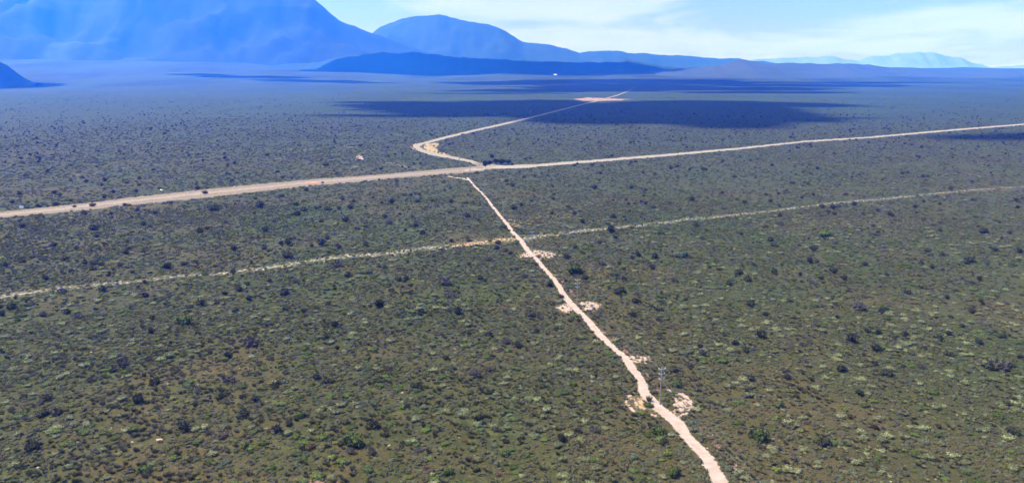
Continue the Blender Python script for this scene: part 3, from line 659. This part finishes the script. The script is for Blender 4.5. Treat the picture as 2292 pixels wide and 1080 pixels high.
CXs = np.array([c[0] for c in CR + CR2]); CYs = np.array([c[1] for c in CR + CR2]); oc = np.argsort(CXs); CXs, CYs = CXs[oc], CYs[oc]
PHS = [0.0]
def field(density, r0, r1, fall=0.0, amax=44):
    """random points in the sector ahead of the camera; clumped"""
    area = math.radians(2 * amax) / 2 * (r1 * r1 - r0 * r0); n = int(area * density)
    r = np.sqrt(NR.uniform(r0 * r0, r1 * r1, n)); a = NR.uniform(-math.radians(amax), math.radians(amax), n)
    X, Y = r * np.sin(a), r * np.cos(a)
    # clumping from a few rotated sine waves
    c = np.zeros(n)
    q_ = PHS[0]; PHS[0] += 1.37
    for (kx, ky, ph) in ((.031, .043, 1.), (.083, -.057, 2.), (-.013, .021, .4), (.17, .12, 3.3), (.11, -.19, 5.), (.29, .07, .7)):
        c += np.sin(X * kx + Y * ky + ph + q_ + 1.7 * np.sin(X * ky * .7 - Y * kx * .6 + ph + q_ * 2.1))
    keep = NR.uniform(0, 1, n) < np.clip(.55 + .28 * c, .10, 1)
    if fall: keep &= NR.uniform(0, 1, n) < np.clip(1 - (r - r0) / (r1 - r0) * fall, 0, 1)
    X, Y = X[keep], Y[keep]
    keep = ~on_road(X, Y)
    # cleared ground near poles and along the cut line stays thinner
    px = 1146 + X / Y * F * math.cos(PIT); 
    dyp = (Y * math.cos(PIT) + H * math.sin(PIT)); vv = (Y * math.sin(PIT) - H * math.cos(PIT)) / dyp; PX = 1146 + X / dyp * F; PY = 540 - vv * F
    nearline = np.abs(PY - np.interp(PX, CXs, CYs)) < 4.5
    keep &= ~(nearline & (NR.uniform(0, 1, len(X)) < .8))
    for (cx_, cy_, rx, ry) in ((1203, 569, 44, 8), (1262, 690, 22, 11), (1320, 685, 30, 11), (1430, 803, 36, 9), (1430, 902, 26, 22), (1530, 905, 20, 24), (1085, 540, 70, 9), (960, 330, 26, 14)):
        ins = ((PX - cx_) / rx) ** 2 + ((PY - cy_) / ry) ** 2 < 1
        keep &= ~(ins & (NR.uniform(0, 1, len(X)) < .8))
    return X[keep], Y[keep]
def spread(name, k, zones, label, cat, hf=None, group=None):
    nm, ph, gr, ct, mat, vs, h0 = KIND[k]; hf = hf or h0
    P, S, T_, Vv = [], [], [], []
    npro = len(protos_of(k))
    for (dens, r0, r1, s0, s1, *fl) in zones:
        X, Y = field(dens, r0, r1, fl[0] if fl else 0.0)
        for x, y in zip(X, Y):
            s = s0 + (s1 - s0) * random_pow()
            P.append((x, y, ground_h(x, y) - .03)); S.append(s); T_.append(s * hf * rnd.uniform(.8, 1.15)); Vv.append(rnd.randrange(npro))
    return scatter(name, P, S, T_, Vv, [p[1] for p in protos_of(k)], label, cat)
def random_pow(): return rnd.random() ** 1.8
spread('dark_scrub', 'D', [(.0065, 95, 380, .5, 1.5), (.0036, 380, 1400, .7, 1.8, .7), (.0032, 700, 3000, .5, 1.4, .9)], 'scattered dark shrubs dotting the whole plain too many to count', 'scrub')
spread('grey_scrub', 'U', [(.008, 95, 380, .5, 1.4), (.004, 380, 1400, .7, 1.8, .9)], 'low purplish grey scrub spread thinly over the plain', 'scrub', .8)
spread('pale_scrub', 'P', [(.085, 95, 380, .35, 1.6), (.020, 380, 1100, .6, 1.7, 1.0)], 'pale grey-green domed scrub covering the near plain', 'scrub', .75)
spread('green_scrub', 'G', [(.06, 95, 380, .4, 1.45), (.018, 380, 1300, .6, 1.5, 1.0)], 'low green scrub covering the plain', 'scrub', .7)
spread('blue_green_scrub', 'T', [(.04, 95, 380, .4, 1.2), (.013, 380, 1500, .7, 1.6, 1.0)], 'low blue-green scrub spread over the plain', 'scrub', .6)
spread('yellow_scrub', 'Y', [(.025, 95, 380, .3, .9), (.002, 380, 600, .5, 1.1)], 'low yellow-green scrub in the near plain', 'scrub', .7)
spread('brown_scrub', 'R', [(.022, 95, 380, .3, .9), (.002, 380, 700, .5, 1.2)], 'low reddish brown dry scrub in the near plain', 'scrub', .6)

# low grassy tussocks and pale stones: nobody could count them
M_tuft = shrub_mat('dry_reeds', (.07, .072, .03), (.20, .18, .09), .4, .6)
tf = [link('tussock', tuft('tussock', M_tuft, 5)), link('tussock', tuft('tussock', M_tuft, 6, 45, .8, .7))]
for q, (o, px, py, lab) in enumerate(zip(tf, (1452, 1600), (897, 905), ('dry reed tussock inside the left arc of the sandy ring by the near pole', 'dry reed tussock right of the sandy ring by the near pole'))):
    gx, gy = g(px, py); o.location = (gx, gy, 0); o.scale = (1.3, 1.3, 1.2); tag(o, lab, 'tussock', 'dry reed tussocks on the plain')
P, S, T_, Vv = [], [], [], []
for dens, r0, r1 in ((.45, 95, 220), (.2, 220, 420)):
    X, Y = field(dens, r0, r1)
    for x, y in zip(X, Y): P.append((x, y, 0)); s = rnd.uniform(.4, 1.0); S.append(s); T_.append(s * rnd.uniform(.5, 1.0)); Vv.append(rnd.randrange(2))
scatter('reed_cover', P, S, T_, Vv, tf, 'low reeds and grass between the shrubs', 'reeds')

def mat_material():
    m, t, bs, out = new_mat('ground_mat_foliage')
    oi = t.node('ShaderNodeObjectInfo'); tg = t.node('ShaderNodeGroup'); tg.node_tree = TONE
    at = t.node('ShaderNodeAttribute'); at.attribute_name = 'leaf'; at.attribute_type = 'GEOMETRY'
    cr = t.node('ShaderNodeValToRGB'); cr.color_ramp.interpolation = 'CONSTANT'; t.l.new(oi.outputs['Random'], cr.inputs[0])
    el = cr.color_ramp.elements; el[0].position = 0; el[0].color = (.058, .058, .026, 1); el[1].position = .2; el[1].color = (.088, .090, .044, 1)
    for p_, c_ in ((.38, (.055, .068, .026, 1)), (.52, (.095, .078, .042, 1)), (.66, (.070, .066, .046, 1)), (.78, (.110, .118, .060, 1)), (.9, (.072, .085, .030, 1))):
        e_ = el.new(p_); e_.color = c_
    c = t.mix(t.math('MULTIPLY', tg.outputs[0], .5), cr.outputs[0], (.100, .080, .050))
    c = t.mix(t.ramp(at.outputs['Fac'], 0, .8, .4, 0), c, (.024, .024, .012))
    t.put(bs.inputs['Base Color'], c); return m
M_mat = mat_material()
mo = [link('mat_plant', leafy('mat_plant', M_mat, 700 + i, face=.8, nlump=6, nleaf=46, flat=.38, leaf=.26, core=.75, spread=.75)) for i in range(2)]
for o, px, py, lab in zip(mo, (1395, 1590), (935, 930), ('low cushion plant just below the left arc of the sandy ring', 'low cushion plant to the lower right of the right arc of the sandy ring')):
    gx, gy = g(px, py); o.location = (gx, gy, -.02); o.scale = (.9, .8, .6); tag(o, lab, 'cushion plant', 'low cushion plants on the plain')
P, S, T_, Vv = [], [], [], []
for dens, r0, r1, a_, b_ in ((1.0, 95, 240, .3, .8), (.42, 240, 420, .4, 1.0), (.12, 420, 1300, .6, 1.3)):
    fl = 1.0 if r0 > 400 else 0.0; X, Y = field(dens, r0, r1, fl)
    X2, Y2 = field(dens * .6, r0, r1, fl); X = np.concatenate([X, X2]); Y = np.concatenate([Y, Y2])
    for x, y in zip(X, Y): P.append((x, y, -.02)); s_ = a_ + (b_ - a_) * rnd.random() ** 1.5; S.append(s_); T_.append(s_ * rnd.uniform(.6, 1.1)); Vv.append(rnd.randrange(2))
scatter('ground_cover', P, S, T_, Vv, mo, 'soft low olive and brown cushion plants carpeting the plain', 'ground cover')

def rock_mesh(seed, mat):
    rr = random.Random(seed); bm = bmesh.new(); bmesh.ops.create_icosphere(bm, subdivisions=2, radius=1)
    V = [];
    for v in bm.verts:
        d = 1 + .45 * mnoise.noise(v.co * 1.4 + Vector((seed, 0, 0))); V.append((v.co.x * d, v.co.y * d * .75, max(-.1, v.co.z * d * .5)))
    Fc = [tuple(v.index for v in f.verts) for f in bm.faces]; bm.free(); return mesh('stone', V, Fc, mat)
M_rock = plain('pale_stone', (.30, .25, .20), .2, 2.0)
ro = link('stone', rock_mesh(3, M_rock)); gx, gy = g(357, 984); ro.location = (gx, gy, 0); ro.scale = (.75, .6, .5); tag(ro, 'pale flat stone in the lower left foreground below the large dark shrubs', 'stone')
STN = [(500, 1), (531, 1)]
P, S, T_, Vv = [], [], [], []
for px, py in [(580, 700), (558, 796), (28, 833), (33, 826), (204, 787), (272, 843), (314, 843), (174, 988), (375, 858), (443, 860), (567, 907), (85, 1045), (948, 824), (900, 878), (1242, 843), (1558, 793), (1845, 953), (1690, 705), (1860, 842), (2003, 862), (1300, 960), (870, 996), (1106, 1005), (1018, 780), (736, 738), (296, 988), (555, 1035), (1575, 1040), (1648, 1042), (1658, 1052), (1562, 966), (1583, 1002), (1595, 1022), (1360, 625), (1308, 730), (1391, 703), (1407, 604), (1643, 556), (1670, 570)]:
    x, y = g(px, py); P.append((x, y, 0)); s = rnd.uniform(.2, .42); S.append(s); T_.append(s * .6); Vv.append(0)
X, Y = field(.006, 100, 260)
for x, y in zip(X, Y): P.append((x, y, 0)); s = rnd.uniform(.1, .24); S.append(s); T_.append(s * .6); Vv.append(0)
scatter('stones', P, S, T_, Vv, [ro], 'small pale stones and sand lumps scattered among the shrubs', 'stones')

# ------------------------------------------------------------------ power line beside the track
def cyl(p, q, r1, r2, n=8):
    p, q = Vector(p), Vector(q); d = (q - p).normalized(); a = d.cross(Vector((0, 0, 1)) if abs(d.z) < .9 else Vector((1, 0, 0))).normalized(); b = d.cross(a)
    V = []; Fc = []
    for c, r in ((p, r1), (q, r2)):
        for i in range(n): V.append(tuple(c + a * r * math.cos(6.2832 * i / n) + b * r * math.sin(6.2832 * i / n)))
    for i in range(n): j = (i + 1) % n; Fc.append((i, j, n + j, n + i))
    Fc.append(tuple(range(n - 1, -1, -1))); Fc.append(tuple(range(n, 2 * n)))
    return V, Fc
def join(parts):
    V, Fc = [], []
    for v, f in parts: b = len(V); V += v; Fc += [tuple(b + i for i in q) for q in f]
    return V, Fc
def box(c, s):
    x, y, z = c; a, b, h = s[0] / 2, s[1] / 2, s[2] / 2
    V = [(x + i * a, y + j * b, z + k * h) for i in (-1, 1) for j in (-1, 1) for k in (-1, 1)]
    return V, [(0, 1, 3, 2), (4, 6, 7, 5), (0, 4, 5, 1), (2, 3, 7, 6), (0, 2, 6, 4), (1, 5, 7, 3)]
M_wood = plain('weathered_pole_wood', (.23, .21, .19), .2, 3)
M_arm = plain('galvanised_arm', (.4, .4, .42), .1, 6, .5, .4)
M_ins = plain('pale_insulator', (.6, .6, .6), .05, 9, .3, .5)
M_wire = plain('aluminium_wire', (.14, .14, .14), .05, 5, .7, .2)
PH = 8.6
LINE_ROT = math.atan2(60, 341)
ARMS = [(8.25, .78), (7.1, .70), (5.95, .62)]
def make_pole():
    e = bpy.data.objects.new('power_pole', None); SC.collection.objects.link(e); e.empty_display_size = 1
    link('pole', mesh('pole', *join([cyl((0, 0, -.3), (0, 0, PH), .17, .12, 10)]), M_wood), e)
    for z, hw in ARMS:
        a = link('crossarm', mesh('crossarm', *join([box((0, -.16, z), (2 * hw, .10, .11)), cyl((-.02, -.12, z - .45), (hw * .7, -.16, z - .06), .025, .025, 5), cyl((.02, -.12, z - .45), (-hw * .7, -.16, z - .06), .025, .025, 5)]), M_arm), e)
        for sx in (-1, 1):
            x = sx * (hw - .08)
            link('insulator', mesh('insulator', *join([cyl((x, -.16, z + .055), (x, -.16, z + .12), .05, .05), cyl((x, -.16, z + .12), (x, -.16, z + .17), .11, .09), cyl((x, -.16, z + .17), (x, -.16, z + .23), .06, .06), cyl((x, -.16, z + .23), (x, -.16, z + .28), .10, .07)]), M_ins), a)
    return e
def copy_tree(o, parent=None):
    c = o.copy(); SC.collection.objects.link(c)
    if parent: c.parent = parent
    for ch in list(o.children): copy_tree(ch, c)
    return c
POLES = []
proto = make_pole()
base = Vector((32.0, 146.0)); dvec = Vector((-60.0, 341.0)) / 5
desc = [(-1, 'weathered wooden power pole before the lower edge, nearest the viewer'),
        (0, 'wooden power pole with three pale crossarms standing on the sand track beside the ring clearing'),
        (1, 'wooden power pole with three crossarms by the second sandy clearing up the track'),
        (2, 'wooden power pole with crossarms in the sandy clearing just below the cut line'),
        (3, 'thin power pole right of the track, just beyond the cut line'),
        (4, 'thin power pole right of the track, midway between cut line and gravel road'),
        (5, 'thin power pole at the upper end of the sand track by the gravel road'),
        (6, 'tiny distant power pole just beyond the gravel road junction')]
for i, (k, lab) in enumerate(desc):
    o = proto if i == 0 else copy_tree(proto)
    p = base + dvec * k; o.location = (p.x, p.y, 0); o.rotation_euler = (0, 0, math.atan2(60, 341))
    tag(o, lab, 'power pole', 'power poles in line beside the sand track'); POLES.append(o)
far = copy_tree(proto); gx, gy = g(1187, 258.5); far.location = (gx, gy, 0); tag(far, 'lone distant pole beside the far stretch of the loop road', 'power pole')
far.rotation_euler = (0, 0, .9)
for z, hw in ARMS:
    for sx in (-1, 1):
        parts = []
        for i in range(len(desc) - 1):
            a = Vector(((sx * (hw - .08)), -.16, z + .30)); R = Matrix.Rotation(LINE_ROT, 3, 'Z')
            A = base + dvec * (i - 1); B = base + dvec * i; va = R @ a
            pts = []
            for j in range(9):
                f = j / 8; q = A.lerp(B, f); pts.append(Vector((q.x + va.x, q.y + va.y, va.z - 4 * 1.1 * f * (1 - f))))
            for s, t_ in zip(pts[:-1], pts[1:]): parts.append(cyl(s, t_, .009, .009, 4))
        lvl = {8.25: 'top', 7.1: 'middle', 5.95: 'lowest'}[z]; sdw = 'left' if sx < 0 else 'right'
        tag(obj('overhead_wire', *join(parts), M_wire), f'thin sagging wire on the {sdw} end of the {lvl} crossarms', 'wire', 'overhead wires between the power poles')

# ------------------------------------------------------------------ small things along the road
M_white = plain('white_paint', (.8, .8, .78), .06, 5, .5, .4)
M_post = plain('grey_post', (.3, .3, .3), .1, 5)
e = bpy.data.objects.new('road_sign', None); SC.collection.objects.link(e); gx, gy = g(49, 471); e.location = (gx, gy, 0)
link('post', mesh('post', *join([cyl((-.45, 0, -.2), (-.45, 0, 2.4), .06, .06), cyl((.45, 0, -.2), (.45, 0, 2.4), .06, .06)]), M_post), e)
link('panel', mesh('panel', *join([box((0, -.08, 1.9), (2.2, .05, 1.1))]), M_white), e)
tag(e, 'small white board on posts at the far left beside the gravel road', 'sign')
b1 = link('boulder', rock_mesh(9, plain('white_boulder_stone', (.75, .75, .70), .1, 1.5))); gx, gy = g(361, 427); b1.location = (gx, gy, 0); b1.scale = (1.0, 1.0, 2.2)
tag(b1, 'white pointed boulder just above the gravel road on the left', 'boulder')
b2 = link('earth_mound', rock_mesh(12, plain('red_earth', (.42, .2, .13), .25, 1.2))); gx, gy = g(700, 409.5); b2.location = (gx, gy, 0); b2.scale = (4.2, 2.6, 1.6)
tag(b2, 'low reddish earth mound on the verge of the gravel road', 'mound')
b3 = link('earth_mound', rock_mesh(14, plain('pale_rubble', (.50, .40, .38), .3, 1.2))); gx, gy = g(805, 357); b3.location = (gx, gy, 0); b3.scale = (3.5, 3.0, 1.4); b3.rotation_euler = (0, 0, .7)
tag(b3, 'pale rubble heap in the scrub left of the loop road', 'mound')
# trees and gate pillar at the junction
M_bark = plain('bark', (.09, .07, .055), .3, 4)
tree_mat = shrub_mat('tree_foliage', (.014, .02, .016), (.035, .048, .036), .25, .1)
crown_me = [leafy('crown', tree_mat, 900 + i, nlump=11, nleaf=520, flat=1.0, leaf=.16, spread=.7) for i in range(3)]
def trunk_mesh(i):
    rr = random.Random(i); parts = [cyl((0, 0, -.2), (0, 0, .55), .07, .045, 8)]
    for k in range(4):
        a = rr.uniform(0, 6.28); parts.append(cyl((0, 0, .35 + .05 * k), (.4 * math.cos(a), .4 * math.sin(a), .85), .03, .012, 6))
    return mesh('trunk', *join(parts), M_bark)
trunk_me = trunk_mesh(4)
for i, (px, py, wd, hh, lab) in enumerate([(1086, 376, 8, 1.5, 'tall narrow dark tree at the road junction'), (1096, 371, 10, .8, 'dark tree right behind the narrow one at the junction'), (1110, 369, 13, .7, 'broad bluish dark tree above the pale road bend'),
                                           (1124, 369, 14, .6, 'low dark tree between broad tree and end of the row above the pale road'), (1138, 368, 12, .6, 'last dark tree of the row, farthest right above the pale road'), (1101, 356, 8, .9, 'small dark tree set back behind the row at the junction')]):
    gx, gy = g(px, py); r = wd / F * gy / 2 * 1.35
    e = bpy.data.objects.new('tree', None); SC.collection.objects.link(e); e.location = (gx, gy + r, 0)
    c = link('crown', crown_me[i % 3], e); c.location = (0, 0, .25 * r * hh * 1.6); c.scale = (r * 1.05, r, r * 1.5 * hh); c.rotation_euler = (0, 0, i * 1.3)
    t_ = link('trunk', trunk_me, e); t_.scale = (r * 1.3, r * 1.3, r * 1.6 * hh)
    tag(e, lab, 'tree', 'dark trees at the road junction')
# far white farm shed below the dark ridge
D = 5150.0; u = (1238 - 1146) / F; sx_ = u / (math.cos(PIT)) * D; zz = ground_h(sx_, D)
e = bpy.data.objects.new('farm_shed', None); SC.collection.objects.link(e); e.location = (sx_, D, zz)
link('wall', mesh('wall', *box((0, 0, 2.4), (20, 10, 6.0)), M_white), e)
rf = [(-10.6, -6, 5.4), (10.6, -6, 5.4), (10.6, 6, 5.4), (-10.6, 6, 5.4), (-10.6, 0, 9), (10.6, 0, 9)]
link('roof', mesh('roof', rf, [(0, 1, 5, 4), (2, 3, 4, 5), (0, 4, 3), (1, 2, 5), (3, 2, 1, 0)], plain('pale_roof', (.7, .72, .75), .05, .5)), e)
tag(e, 'tiny white farm shed far off below the dark blue ridge', 'shed')

# ------------------------------------------------------------------ haze
def haze():
    x0, x1, y0, y1, z0, z1 = -12500, 12500, -12500, 13000, -20, 1330
    V, Fc = box(((x0 + x1) / 2, (y0 + y1) / 2, (z0 + z1) / 2), (x1 - x0, y1 - y0, z1 - z0))
    m = bpy.data.materials.new('haze'); m.use_nodes = True; t = NT(m.node_tree); t.n.clear()
    out = t.node('ShaderNodeOutputMaterial'); pv = t.node('ShaderNodeVolumePrincipled')
    pv.inputs['Color'].default_value = (.012, .14, 1.0, 1); pv.inputs['Absorption Color'].default_value = (1, 1, 1, 1)
    pv.inputs['Density'].default_value = 1.9e-4; pv.inputs['Anisotropy'].default_value = 0.25
    t.l.new(pv.outputs[0], out.inputs['Volume'])
    o = obj('haze', V, Fc, m); tag(o, kind='stuff', label='blue haze filling the air over the plain'); return o
haze()
